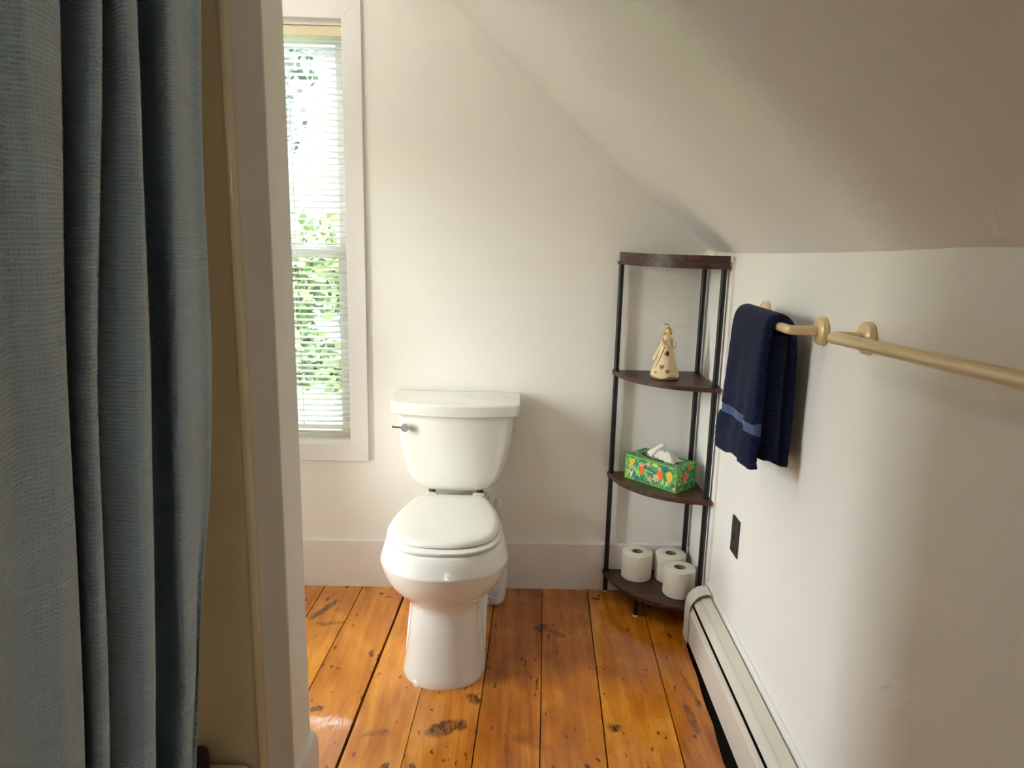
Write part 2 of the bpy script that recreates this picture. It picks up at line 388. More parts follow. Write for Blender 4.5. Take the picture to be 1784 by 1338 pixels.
fill_win = bpy.data.objects.new('fill_window', None); COL.objects.link(fill_win); struct(fill_win)  # unseen window added in the left wall to bring in more daylight
def frame_prism_x(bm, y0,y1,z0,z1, wdt, x0, x1):
    o_ = [(y0,z0),(y1,z0),(y1,z1),(y0,z1)]; i_ = [(y0+wdt,z0+wdt),(y1-wdt,z0+wdt),(y1-wdt,z1-wdt),(y0+wdt,z1-wdt)]
    for k in range(4):
        j = (k+1) % 4; prism(bm, [o_[k],o_[j],i_[j],i_[k]], 'x', x0, x1)
bm = BM(); frame_prism_x(bm, 1.54,1.98,.40,1.76,.062, XL, XL+.017); obj('window_casing', bm, M['trim'], fill_win, smooth=False)
bm = BM(); frame_prism_x(bm, 1.60,1.92,.46,1.10,.03, XL-.06, XL-.03); up = obj('lower_sash', bm, M['sash'], fill_win, smooth=False)
bm = BM(); box(bm, XL-.048, XL-.044, 1.625, 1.895, .485, 1.07); obj('glass_pane', bm, M['glass'], up, smooth=False)
bm = BM(); frame_prism_x(bm, 1.60,1.92,1.07,1.70,.03, XL-.095, XL-.065); up = obj('upper_sash', bm, M['sash'], fill_win, smooth=False)
bm = BM(); box(bm, XL-.083, XL-.079, 1.625, 1.895, 1.10, 1.67); obj('glass_pane', bm, M['glass'], up, smooth=False)

# mini blind, inside mount
bl = thing('window_blind', 'white slatted mini blind lowered over the tall window', 'blind', (WX1-.3, BD+.03, WZ1-.006))
bx0, bx1 = -.292, .292; by = -.005
bm = BM()
prism(bm, [(by-.02,-.032),(by-.02,-.002),(by-.017,0),(by+.02,0),(by+.02,-.032)], 'x', bx0-.006, bx1+.006); obj('headrail', bm, mat('headrail_enamel', srgb(226,214,180), .4), bl, smooth=False)
bm = BM(); z = -.048; nsl = 0
while z > -1.372:
    tl_ = math.radians(1.5)
    P = []
    for k in range(7):
        u = -.0135 + .027*k/6; h = .0056*(1-(u/.0135)**2)
        P.append((by+u*math.cos(tl_), z+h+u*math.sin(tl_)))
    Q = [(a, b2-.0006) for a, b2 in reversed(P)]
    prism(bm, P+Q, 'x', bx0, bx1); z -= .0207
obj('slats', bm, M['blind'], bl, ang=60)
bm = BM(); box(bm, bx0, bx1, by-.012, by+.012, -1.394, -1.384, .002); obj('bottom_rail', bm, mat('rail_enamel', srgb(216,204,172), .4), bl)
bm = BM()
for cx in (-.18, .10, ):
    for dx in (-.001,):
        tube(bm, [(cx+dx, by-.0135, -.03), (cx+dx, by-.0135, -1.385)], .0007, 6); tube(bm, [(cx+dx, by+.0135, -.03), (cx+dx, by+.0135, -1.385)], .0007, 6)
obj('ladder_cord', bm, M['cord'], bl)
bm = BM(); tube(bm, [(.115, by-.020, -.03), (.118, by-.021, -.7), (.125, by-.021, -1.34)], .0011, 6); tube(bm, [(.125, by-.021, -1.345), (.125, by-.021, -1.372)], [.002,.004], 8); obj('pull_cord', bm, M['cord'], bl)

# ------------------------------------------------------------------ shower stall + curtain
st_ = thing('shower_stall', 'cream fibreglass shower stall behind the blue curtain', 'shower', (-.9, .65, 0))
def sl(p): return (p[0]+.9, p[1]-.65, p[2])
bm = BM()
# end panel (concave corner to back), with a rounded front flange
prof = [(-.427-.055, PY0-.0015), (-.482, PY0-.004), (-.485, PY0-.011), (-.490, PY0-.0145), (-.496,PY0-.014), (-.500,PY0-.010),(-.503,PY0-.004),(-.510,PY0+.0), (-.9,PY0+.0),(-1.22,PY0-.004),(-1.30,PY0-.03),(-1.34,PY0-.09),(-1.345,PY0-.7),(-1.345,-.02)]
inn = [(-.482,PY0-.0005)]
back = [(p[0] if i < 8 else p[0]-.0, p[1]) for i, p in enumerate(prof)]
rings = []
for z in (.0, .2, 1.0, 2.02):
    rings.append([sl((x, min(y, PY0-.0008), z)) for x, y in prof] + [sl((-1.356,-.02,z)), sl((-1.356, PY0-.0005, z)), sl((-.482,PY0-.0005,z))])
loft(bm, rings); obj('wall_panel', bm, M['stall'], st_, ang=40)
bm = BM()
# pan with raised threshold
P = [(-.514,0),(-.514,.190),(-.517,.203),(-.526,.209),(-.545,.211),(-.625,.211),(-.640,.205),(-.648,.19),(-.66,.09),(-.70,.07),(-1.34,.065),(-1.34,0)]
prism(bm, [(x+.9, z) for x, z in P], 'y', -.03-.65, PY0-.016-.65); obj('shower_pan', bm, M['stall'], st_, ang=40)

CT = [(-0.49, [1.29, 1.259, 1.229, 1.207, 1.171, 1.094, 1.016, 0.963]),
(-0.47, [1.251, 1.22, 1.191, 1.169, 1.132, 1.052, 0.978, 0.925]),
(-0.475, [1.224, 1.192, 1.161, 1.134, 1.115, 1.054, 0.963, 0.89]),
(-0.462, [1.16, 1.124, 1.09, 1.059, 1.055, 1.012, 0.899, 0.803]),
(-0.475, [1.145, 1.105, 1.068, 1.043, 1.028, 0.995, 0.912, 0.845]),
(-0.525, [1.206, 1.173, 1.141, 1.126, 1.111, 1.081, 1.007, 0.944]),
(-0.555, [1.229, 1.192, 1.158, 1.148, 1.121, 1.082, 1.033, 0.999]),
(-0.455, [1.024, 0.986, 0.951, 0.938, 0.908, 0.862, 0.83, 0.798]),
(-0.446, [0.944, 0.928, 0.914, 0.894, 0.857, 0.819, 0.802, 0.783]),
(-0.468, [0.984, 0.952, 0.921, 0.894, 0.859, 0.824, 0.808, 0.79]),
(-0.49, [1.03, 0.98, 0.933, 0.895, 0.861, 0.828, 0.811, 0.793]),
(-0.502, [1.049, 0.993, 0.94, 0.898, 0.865, 0.831, 0.814, 0.796]),
(-0.458, [0.97, 0.914, 0.861, 0.82, 0.786, 0.756, 0.74, 0.721]),
(-0.464, [0.952, 0.897, 0.846, 0.804, 0.767, 0.739, 0.724, 0.707]),
(-0.49, [0.963, 0.913, 0.867, 0.83, 0.798, 0.771, 0.756, 0.739]),
(-0.522, [0.963, 0.93, 0.899, 0.869, 0.839, 0.811, 0.797, 0.782]),
(-0.452, [0.845, 0.812, 0.781, 0.751, 0.722, 0.699, 0.685, 0.67]),
(-0.441, [0.741, 0.733, 0.726, 0.714, 0.679, 0.655, 0.64, 0.622]),
(-0.45, [0.756, 0.734, 0.713, 0.697, 0.663, 0.641, 0.626, 0.61]),
(-0.462, [0.746, 0.722, 0.7, 0.677, 0.642, 0.621, 0.605, 0.588]),
(-0.449, [0.727, 0.685, 0.646, 0.615, 0.574, 0.552, 0.534, 0.513]),
(-0.462, [0.726, 0.668, 0.614, 0.569, 0.524, 0.501, 0.478, 0.453]),
(-0.445, [0.654, 0.595, 0.541, 0.495, 0.453, 0.43, 0.408, 0.382]),
(-0.455, [0.604, 0.545, 0.489, 0.443, 0.404, 0.381, 0.358, 0.332]),
(-0.445, [0.528, 0.467, 0.411, 0.363, 0.33, 0.306, 0.282, 0.256])]
CZ = [2.02,1.7,1.4,1.15,.9,.65,.4,.12]
bm = BM(); uvl = bm.loops.layers.uv.new('UVMap')
rows = []; NZ = 96
for r in range(NZ+1):
    z = 2.02 - 1.78*r/NZ
    ctl = []
    for x, ys in CT:
        y = interp(-z, [-a for a in CZ], ys); ctl.append((x + .003*math.sin(z*7+y*11), y, z))
    rows.append(catmull(ctl, 8))
arcl = [0]
mid = rows[NZ//2]
for a, b2 in zip(mid, mid[1:]): arcl.append(arcl[-1] + (Vector(a)-Vector(b2)).length)
V = [[bm.verts.new(p) for p in r] for r in rows]
for r in range(NZ):
    for k in range(len(mid)-1):
        q = bm.faces.new((V[r][k], V[r][k+1], V[r+1][k+1], V[r+1][k]))
        for l, (u, v) in zip(q.loops, ((arcl[k], rows[r][k][2]), (arcl[k+1], rows[r][k+1][2]), (arcl[k+1], rows[r+1][k+1][2]), (arcl[k], rows[r+1][k][2]))): l[uvl].uv = (u, v)
o = obj('shower_curtain', bm, M['curtain'], ang=80)
md = o.modifiers.new('Solidify', 'SOLIDIFY'); md.thickness = .0012
tag(o, 'pale blue waffle weave shower curtain hanging in folds at the left', 'shower curtain')

# small dark rounded shape of unknown identity on the threshold by the curtain
bm = BM(); lathe(bm, [(.014,0),(.019,.002),(.020,.012),(.020,.034),(.017,.044),(.009,.050),(.004,.051)], 24)
o = obj('dark_form', bm, M['form']); o.location = (-.6165, 1.345, .2112); tag(o, 'small dark rounded shape on the shower threshold beside the curtain hem', 'form')

# ------------------------------------------------------------------ toilet
T_ = thing('toilet', 'white two piece toilet with closed lid standing against the back wall', 'toilet', (-.146, 2.56, 0), math.radians(-1.3))
def egg(hw, yf, yb, bhw, yw, z, n=20, p=2.15, cx=0):
    P = []
    # front half from +x to -x through front
    for k in range(n+1):
        a = PI*k/n; c, s = math.cos(a), math.sin(a)
        P.append((cx+math.copysign(abs(c)**(2/p), c)*hw, yw-(yw-yf)*abs(s)**(2/p), z))
    m = 8
    for k in range(1, m+1):
        t = k/m; P.append((cx-(hw-(hw-bhw)*(t**1.8)), yw+(yb-yw)*t, z))
    for k in range(m, 0, -1):
        t = k/m; P.append((cx+(hw-(hw-bhw)*(t**1.8)), yw+(yb-yw)*t, z))
    return P
Y0 = 2.56
LV = [(0,.126,1.931,2.46,.118),(.012,.127,1.930,2.46,.118),(.03,.123,1.936,2.46,.116),(.07,.116,1.948,2.46,.112),(.12,.110,1.960,2.46,.11),(.17,.106,1.970,2.46,.108),
      (.205,.105,1.978,2.46,.108),(.228,.109,1.980,2.46,.108),(.245,.127,1.970,2.45,.11),(.262,.148,1.954,2.45,.112),(.282,.168,1.938,2.45,.114),(.31,.184,1.924,2.45,.116),
      (.335,.192,1.917,2.45,.118),(.354,.196,1.912,2.45,.12),(.358,.1965,1.911,2.45,.12),(.362,.1955,1.913,2.45,.12),(.38,.190,1.920,2.45,.12),(.40,.184,1.930,2.45,.12),(.411,.179,1.937,2.45,.12),(.417,.172,1.945,2.44,.115)]
bm = BM()
loft(bm, [egg(hw, yf-Y0, yb-Y0, bh, (2.10 if z > .24 else 2.06 if z < .2 else 2.08)-Y0, z, cx=(-.004 if z > .24 else 0)) for z, hw, yf, yb, bh in LV])
# rear body and tank deck
box(bm, -.118, .118, -.26, -.06, .33, .425, .02)
box(bm, -.10, .10, -.20, -.05, .0, .36, .015)
# exposed trapway swelling on both sides
SK = catmull([(-.525,.0),(-.515,.045),(-.485,.105),(-.44,.155),(-.38,.185),(-.30,.196),(-.22,.196),(-.15,.19)],4)
for s in (-1, 1):
    rings = []
    for xo, k in ((.08,1),(.112,1),(.1195,.992),(.1245,.975),(.127,.94),(.127,.0)):
        cy, cz = -.30, .04
        xs_ = xo if s > 0 else xo-.008
        rings.append([(s*xs_, (y-cy)*(.9+.1*k if k else .72)+cy, max(0,(z-cz)*(1 if k else .72)*max(k,.9 if k else 1)+cz) if z > .02 else 0) for y, z in SK] + [(s*xs_, -.15, 0)])
    loft(bm, rings)
obj('bowl', bm, M['porc'], T_, ang=50)
# floor line of caulk is part of bowl; seat and lid
def seat_outline(hw, yf, yb, z, inset=0):
    P = [(0,yb),(.085,yb),(.107,yb-.006),(.128,yb-.045),(.152,2.26),(.166,2.19),(.170,2.13),(.164,2.07),(.146,2.02),(.112,1.982),(.06,1.958),(0,1.952)]
    sx = hw/.170
    half = [((x*sx) if x < .108 and y > 2.3 else x*sx, yf + (y-1.952)*(yb-yf)/(yb-1.952)) for x, y in P]
    half = catmull(half, 5)
    half = [(max(0,x), y) for x, y in half]
    full = half + [(-x, y) for x, y in reversed(half[1:-1])]
    cy = (yf+yb)/2
    out = []
    for x, y in full:
        d = math.hypot(x, y-cy); f_ = (d-inset)/d
        out.append((x*f_-.006, cy+(y-cy)*f_-Y0, z))
    return out
bm = BM()
loft(bm, [seat_outline(.176,1.944,2.385,.4195,.004), seat_outline(.177,1.943,2.385,.4215), seat_outline(.177,1.943,2.385,.4275), seat_outline(.177,1.943,2.385,.4305,.005)])
obj('seat_ring', bm, M['seat'], T_, ang=40)
bm = BM()
loft(bm, [seat_outline(.168,1.966,2.385,.4335,.004), seat_outline(.169,1.965,2.385,.4355), seat_outline(.169,1.965,2.385,.4415,.0005), seat_outline(.169,1.965,2.385,.4475,.008), seat_outline(.169,1.965,2.385,.4500,.020), seat_outline(.169,1.965,2.385,.4512,.06)])
obj('seat_lid', bm, M['seat'], T_, ang=60)
for s in (-1, 1):
    bm = BM(); box(bm, s*.082-.020, s*.082+.020, -.180, -.150, .4255, .446, .004); obj('seat_hinge', bm, M['seat'], T_)
# tank
def tank_ring(hw, yfs, yfc, yb, z, r=.022):
    P = [(-hw, yb), (hw, yb)]
    P += [(hw, yb-.02)]
    P += [(hw, yfs+r)]
    for k in range(1, 5): a = k/5*PI/2; P.append((hw-r+r*math.cos(a), yfs+r-r*math.sin(a)))
    n = 18
    for k in range(n+1):
        u = (hw-r)*(1-2*k/n); P.append((u, yfc+(yfs-yfc)*(u/(hw-r))**2))
    for k in range(4, 0, -1): a = k/5*PI/2; P.append((-(hw-r+r*math.cos(a)), yfs+r-r*math.sin(a)))
    P += [(-hw, yfs+r), (-hw, yb-.02)]
    return [(x, y-Y0, z) for x, y in P]
bm = BM()
TK = [(.448,.060,2.425,2.415,2.50),(.450,.095,2.415,2.405,2.52),(.456,.118,2.408,2.397,2.535),(.465,.134,2.403,2.390,2.545),(.48,.150,2.400,2.384,2.55),(.50,.162,2.398,2.379,2.555),(.53,.172,2.396,2.374,2.56),
      (.56,.179,2.394,2.369,2.56),(.60,.187,2.392,2.364,2.56),(.64,.193,2.390,2.360,2.56),(.69,.198,2.388,2.357,2.56),(.729,.200,2.387,2.355,2.56)]
loft(bm, [tank_ring(hw, a, c2, d, z, .035) for z, hw, a, c2, d in TK]); obj('tank', bm, M['porc'], T_, ang=50)
bm = BM()
a = (2.372, 2.340)
loft(bm, [tank_ring(.210,a[0]+.010,a[1]+.010,2.568,.7275,.02), tank_ring(.214,a[0]+.005,a[1]+.005,2.57,.7285,.02), tank_ring(.217,a[0]+.001,a[1]+.001,2.571,.7315,.02),tank_ring(.221,a[0],a[1],2.572,.760,.02), tank_ring(.2205,a[0],a[1],2.572,.766,.02), tank_ring(.218,a[0]+.003,a[1]+.003,2.571,.770,.02), tank_ring(.213,a[0]+.008,a[1]+.008,2.568,.7715,.02)])
obj('tank_lid', bm, M['porc'], T_, ang=50)
bm = BM(); lathe(bm, [(.0125,0),(.0135,.002),(.0135,.016),(.0125,.018),(.001,.018)], 28, axis='y')
for v in bm.verts: v.co.y = -v.co.y
lv = obj('flush_lever', bm, M['chrome'], T_); lv.location = (-.166, 2.374-Y0, .685)
bm = BM(); tube(bm, [(0,-.014,.001),(-.02,-.017,.003),(-.042,-.020,.006)], [.003,.0027,.0035], 10); obj('lever_arm', bm, M['chrome'], lv)
bm = BM()
for sx_ in (-.085,.085): lathe(bm, [(.012,0),(.012,.026)], 16, c=(sx_,-.11,.424))
bm.free()
for sx_ in (-.085,.085):
    bm = BM(); lathe(bm, [(.012,0),(.012,.026)], 16, c=(sx_,-.11,.424)); obj('tank_bolt', bm, M['bolt'], T_)

# ------------------------------------------------------------------ toilet brush
tb = thing('toilet_brush', 'white plastic toilet brush in its holder on the floor behind the toilet', 'toilet brush', (.0, 2.46, 0))
def ell(rx, ry, cx, cy, z, n=28): return [(cx+rx*math.cos(2*PI*k/n), cy+ry*math.sin(2*PI*k/n), z) for k in range(n)]
bm = BM()
loft(bm, [ell(.030,.028,-.008,.01,0), ell(.036,.034,-.008,.01,.004), ell(.040,.038,-.006,.01,.02), ell(.041,.038,-.003,.012,.06), ell(.038,.034,.004,.02,.11), ell(.030,.026,.010,.03,.15),ell(.024,.02,.014,.035,.20),ell(.014,.012,.014,.038,.215)])
h = obj('holder', bm, M['brush'], tb, ang=50)
bm = BM()   # raised U shaped rim on the front of the holder
U = [(-.024,.100),(-.027,.07),(-.022,.045),(-.008,.034),(.008,.040),(.016,.06),(.018,.095)]
tube(bm, [(u-.004, -.0290+.25*abs(u+.004)*abs(u+.004)*40+max(0,z-.05)*.22, z) for u, z in catmull(U, 5)], .003, 8)
obj('holder_rim', bm, M['brush'], h)
bm = BM()
loft(bm, [ell(.006,.006,.012,.035,.19), ell(.007,.006,.010,.030,.24), ell(.012,.007,.006,.02,.29), ell(.0165,.008,.003,.01,.33), ell(.0175,.008,.002,.004,.365), ell(.016,.008,.001,0,.39), ell(.011,.006,.001,-.002,.405), ell(.004,.003,.001,-.003,.411)])
obj('handle', bm, M['brush'], tb, ang=60)

# ------------------------------------------------------------------ corner shelf
cs = thing('corner_shelf', 'dark wood and black steel quarter round corner shelf against the right wall', 'shelf', (.700, 2.56, 0))
def quarter(x0, y0, R, z, n=28, inset=0):
    """quarter-round board outline, square corner in the room corner"""
    P = [(x0-inset, y0-inset)]
    for k in range(n+1):
        a = PI + k/n*PI/2
        P.append((x0+R*math.cos(a)*(1), y0+R*math.sin(a)*(1)))
    return [(x, y, z) for x, y in P]
SX, SY, SR = .008, .014, .298
def board(z0, z1, name):
    bm = BM(); P = quarter(SX, SY, SR, 0)
    # slight nose at both tips
    P = [(SX,SY)] + [(SX-SR-.006, SY), (SX-SR-.006, SY-.018)] + [(x, y) for x, y, _ in P[3:-2]] + [(SX-.018, SY-SR-.006), (SX, SY-SR-.006)]
    loft(bm, [[(x,y,z0) for x,y in P], [(x,y,z1) for x,y in P]])
    return obj(name, bm, M['walnut'], cs, ang=25)
board(.072,.086,'shelf'); board(.462,.476,'shelf'); board(.845,.859,'shelf')
tp = board(1.237,1.247,'shelf')
bm = BM()
PO = [(x,y) for x,y,_ in quarter(SX, SY, SR, 0)][1:]
ring = []
for x, y in PO:
    d = math.hypot(x-SX, y-SY); k = (d-.008)/d
    ring.append([(x,y,1.247),(x,y,1.279),(SX+(x-SX)*k,SY+(y-SY)*k,1.279),(SX+(x-SX)*k,SY+(y-SY)*k,1.247)])
loft(bm, ring); obj('top_rim', bm, M['walnut'], cs, ang=25)
PR = .0092
for (px, py) in ((-.283, .003), (.003, -.018), (-.001, -.256)):
    bm = BM(); tube(bm, [(px,py,.006),(px,py,1.238)], PR, 20)
    for z in (.086,.476,.859): tube(bm, [(px,py,z),(px,py,z+.006)], PR+.0022, 20)
    pl = obj('pole', bm, M['steel'], cs)
    bm = BM(); tube(bm, [(px,py,0),(px,py,.007)], PR+.001, 20); obj('foot', bm, M['rubber'], pl)
bm = BM(); tube(bm, [(-.199,-.181,.006),(-.199,-.181,.073)], PR, 20); lg = obj('leg', bm, M['steel'], cs)
bm = BM(); tube(bm, [(-.199,-.181,0),(-.199,-.181,.007)], PR+.001, 20); obj('foot', bm, M['rubber'], lg)

# ------------------------------------------------------------------ things on the shelf
def make_roll():
    t = thing('toilet_paper_roll', '', 'toilet paper', group='toilet paper rolls on the bottom shelf')
    bm = BM(); R_, r_, H_ = .0555, .0205, .100
    prof = [(r_,.0),(R_-.002,0),(R_,.002),(R_+.0003,.05),(R_,H_-.003),(R_-.003,H_-.0005),(r_+.001,H_),(r_,H_-.002)]
    seg = 56; rings = []
    for rr, z in prof: rings.append([(rr*math.cos(2*PI*k/seg)*(1+.004*math.sin(3*2*PI*k/seg)), rr*math.sin(2*PI*k/seg), z) for k in range(seg)])
    rings.append(rings[0]); loft(bm, rings, cap=False); bmesh.ops.remove_doubles(bm, verts=bm.verts, dist=1e-6)
    body = obj('paper', bm, M['roll'], t, ang=40)
    bm = BM(); lathe(bm, [(r_-.0004,.001),(r_-.0004,H_-.001),(r_-.0016,H_-.001),(r_-.0016,.001),(r_-.0004,.001)], 32, cap=False); obj('cardboard_core', bm, M['card'], t)
    bm = BM()
    return t
rm = mat('embossed_paper', srgb(236,228,212), .92, spec=.1)
nt, N, L = tree_nodes(rm); tc = N.new('ShaderNodeTexCoord'); vo = N.new('ShaderNodeTexVoronoi'); vo.inputs['Scale'].default_value = 190; L.new(tc.outputs['Object'], vo.inputs['Vector'])
bp = N.new('ShaderNodeBump'); bp.inputs['Strength'].default_value = .5; bp.inputs['Distance'].default_value = .001; L.new(vo.outputs['Distance'], bp.inputs['Height']); L.new(bp.outputs[0], N['Principled BSDF'].inputs['Normal'])
M['roll'] = rm
r0 = make_roll()
def dup(root, loc, rz, label):
    r = root.copy(); COL.objects.link(r); r.location = loc; r.rotation_euler = (0,0,rz); r['label'] = label
    for ch in list(root.children):
        c_ = ch.copy(); COL.objects.link(c_); c_.parent = r
    return r
r0.location = (.524, 2.520, .086); r0['label'] = 'white toilet paper roll at the left end of the bottom shelf'
dup(r0, (.646, 2.508, .086), 1.1, 'white toilet paper roll at the back, partly hidden behind the front roll')
dup(r0, (.652, 2.392, .086), 2.3, 'white toilet paper roll in front, nearest the heater end cap')

# tissue box
bxm = [mat('box_green', srgb(40,140,98), .4), mat('box_lime', srgb(132,190,60), .4), mat('box_leaf', srgb(84,166,66), .4), mat('box_pale', srgb(184,218,130), .4),
       mat('box_orange', srgb(240,108,30), .4), mat('box_yellow', srgb(234,182,44), .4), mat('box_pink', srgb(240,160,146), .4), mat('box_cream', srgb(232,226,190), .4), mat('box_teal', srgb(22,112,96), .4), M['hole'], mat('box_film', srgb(170,160,150), .15)]
tbx = thing('tissue_box', 'green floral tissue box with a tissue pulled up on the middle shelf', 'tissue box', (.606, 2.345, .476), math.atan2(.165,-.146))
# local +x runs along the long front face, local -y... long face on y=0 side
LW, LD, LH = .221, .112, .090
bm = BM()
box(bm, 0, LW, -LD, 0, .0005, LH-.0006, .001, 0)
ptn = random.Random(3)
def place(face, u, v, h):
    if face == 'front': return Vector((LW-u, h, v))          # u from left to right in view
    if face == 'side': return Vector((-h, -u, v))
    return Vector((LW-u, -v, LH-.0006+h))
def blob(face, u, v, a, b2, rot, mi, h, shape='ell', n=14):
    P = []
    for k in range(n):
        t = 2*PI*k/n
        if shape == 'leaf': x, y = a*math.cos(t), b2*math.sin(t)*abs(math.sin(t))**.5*(1 if True else 1)
        elif shape == 'flower': rr = 1+.32*math.cos(t*5); x, y = a*rr*math.cos(t), b2*rr*math.sin(t)
        else: x, y = a*math.cos(t), b2*math.sin(t)
        cu, sv = x*math.cos(rot)-y*math.sin(rot), x*math.sin(rot)+y*math.cos(rot)
        U_, V_ = u+cu, v+sv
        W_, H_ = dict(front=(LW,LH), side=(LD,LH), top=(LW,LD))[face]
        P.append(place(face, min(max(U_,.001),W_-.001), min(max(V_,.001),H_-.0015), h))
    vs = [bm.verts.new(p) for p in P]; q = bm.faces.new(vs); q.material_index = mi
def scatter(face, W_, H_, n):
    hh = .0002
    for i in range(n):
        hh += .0000035
        u, v = ptn.uniform(0,W_), ptn.uniform(0,H_); k = ptn.random()
        if k < .42: blob(face, u, v, ptn.uniform(.006,.016), ptn.uniform(.003,.006), ptn.uniform(0,PI), ptn.choice((2,2,1,8,0)), hh, 'leaf')
        elif k < .70: blob(face, u, v, ptn.uniform(.006,.012), ptn.uniform(.0008,.0022), ptn.uniform(.6,2.5), ptn.choice((3,7,3,1)), hh, 'leaf')
        elif k < .82: blob(face, u, v, .008, .010, ptn.uniform(0,PI), ptn.choice((1,2,8)), hh)
        else: blob(face, u, v, .005, .005, ptn.uniform(0,PI), ptn.choice((6,6,3)), hh, 'flower', 30)
scatter('front', LW, LH, 170); scatter('side', LD, LH, 90); scatter('top', LW, LD, 120)
h1 = .0009
for (u,v,a_,b_,ro,mi) in ((.028,.064,.011,.016,0,1),(.028,.066,.008,.012,0,5),(.074,.046,.010,.017,.35,4),(.076,.044,.006,.012,.35,4),(.152,.050,.014,.016,0,4),(.150,.048,.009,.010,0,5),(.152,.052,.010,.013,0,4),
    (.192,.053,.013,.018,0,5),(.192,.053,.008,.012,0,5),(.136,.034,.010,.012,0,3),(.172,.072,.010,.010,0,8),(.105,.055,.013,.016,0,0),(.128,.078,.012,.006,0,3)):
    blob('front', u, v, a_, b_, ro, mi, h1, 'ell', 20); h1 += .00001
for (u,v,s_) in ((.071,.066,.0075),(.100,.072,.007),(.022,.050,.007),(.138,.030,.010),(.148,.070,.007),(.112,.022,.008),(.012,.030,.006)):
    blob('front', u, v, s_, s_, ptn.random(), 6, h1, 'flower', 30); h1 += .00001; blob('front', u, v, s_*.3, s_*.3, 0, 4, h1); h1 += .00001
for (u,v,a_,b_,mi) in ((.030,.022,.004,.014,7),(.055,.040,.003,.015,3),(.045,.045,.003,.013,3),(.165,.024,.0022,.014,7),(.180,.022,.0022,.013,7),(.172,.014,.0018,.012,3),(.090,.020,.003,.012,2)):
    blob('front', u, v, b_, a_, ptn.uniform(1.2,1.9), mi, h1, 'leaf'); h1 += .00001
for (u,v,s_,mi) in ((.050,.050,.014,4),(.072,.080,.012,4),(.014,.030,.007,3),(.090,.020,.008,8)):
    blob('side', u, v, s_, s_*1.1, 0, mi, h1, 'ell', 20); h1 += .00001
# lime edge bands
for fc, W_ in (('front',LW),('side',LD)):
    for (u0,u1,v0,v1) in ((0,W_,LH-.005,LH-.001),(0,W_,.001,.0035),(0,.003,0,LH-.001),(W_-.003,W_,0,LH-.001)):
        q = bm.faces.new([bm.verts.new(place(fc,u,v,h1)) for u,v in ((u0,v0+.0005),(u1,v0+.0005),(u1,v1),(u0,v1))]); q.material_index = 1
for (u0,u1,v0,v1) in ((0,LW,0,.004),(0,LW,LD-.004,LD),(0,.004,0,LD),(LW-.004,LW,0,LD)):
    q = bm.faces.new([bm.verts.new(place('top',u,v,h1)) for u,v in ((u0,v0),(u1,v0),(u1,v1),(u0,v1))]); q.material_index = 1
obj('carton', bm, bxm, tbx, smooth=False)
bm = BM()
P = [(LW/2+.078*math.cos(2*PI*k/36), -LD/2+.034*math.copysign(abs(math.sin(2*PI*k/36))**.8, math.sin(2*PI*k/36)), LH+.0006) for k in range(36)]
loft(bm, [P, [(x,y,z+.0003) for x,y,z in P]]); op = obj('opening', bm, M['hole'], tbx, smooth=False)
bm = BM()
for s in (-1, 1):
    vs = [bm.verts.new((LW/2+dx, -LD/2+s*(.004+.026*(1-(dx/.074)**2)*w2), LH+.0011)) for dx, w2 in [(-.07+.14*k/12, 0) for k in range(13)] + [(.07-.14*k/12, 1) for k in range(13)]]
    bm.faces.new(vs)
obj('opening_film', bm, bxm[10], op, smooth=False)
# tissue: gathered sheet, one peak to the left and a fold falling to the right
bm = BM(); nu, nv = 44, 16
G = []
for i in range(nu+1):
    row = []
    t = i/nu
    # spine height along the slot
    xx = LW/2 + .045 - .125*t                       # local x: large = left in view
    hgt_ = interp(t, [0,.08,.16,.26,.36,.5,.65,.8,.92,1], [.004,.018,.030,.030,.026,.022,.034,.032,.014,-.002])
    lean = interp(t, [0,.1,.3,.5,.7,.9,1], [0,-.006,-.006,.006,.014,.02,.022])
    for j in range(nv+1):
        s = j/nv*2-1
        wd = interp(t, [0,.15,.35,.5,.75,1], [.004,.010,.014,.024,.034,.026])
        z = LH+.002 + hgt_*(1-abs(s)**1.5) + .003*math.sin(s*9+t*14)*(1-abs(s))
        row.append(bm.verts.new((xx - .010*(1-abs(s))*math.sin(t*5), -LD/2 + lean*(1-abs(s))*1.0 + s*wd + .002*math.sin(t*30), max(z, LH+.0018))))
    G.append(row)
for i in range(nu):
    for j in range(nv): bm.faces.new((G[i][j],G[i+1][j],G[i+1][j+1],G[i][j+1]))
# twisted peak
rings = []
for k in range(15):
    t = k/14
    cx = LW/2+.040-.052*t; cz = LH+.004+.048*t**.9; rr = interp(t, [0,.4,.8,.93,1], [.017,.010,.010,.008,.003])
    rings.append([(cx+rr*math.cos(a)*.7, -LD/2+.002+rr*math.sin(a)*(1+.2*math.sin(3*a+t*6)), cz+rr*.55*math.cos(a)+.0015*math.sin(5*a)) for a in [2*PI*m/22 for m in range(22)]])
loft(bm, rings)
o = obj('tissue', bm, M['paper'], tbx, ang=70)
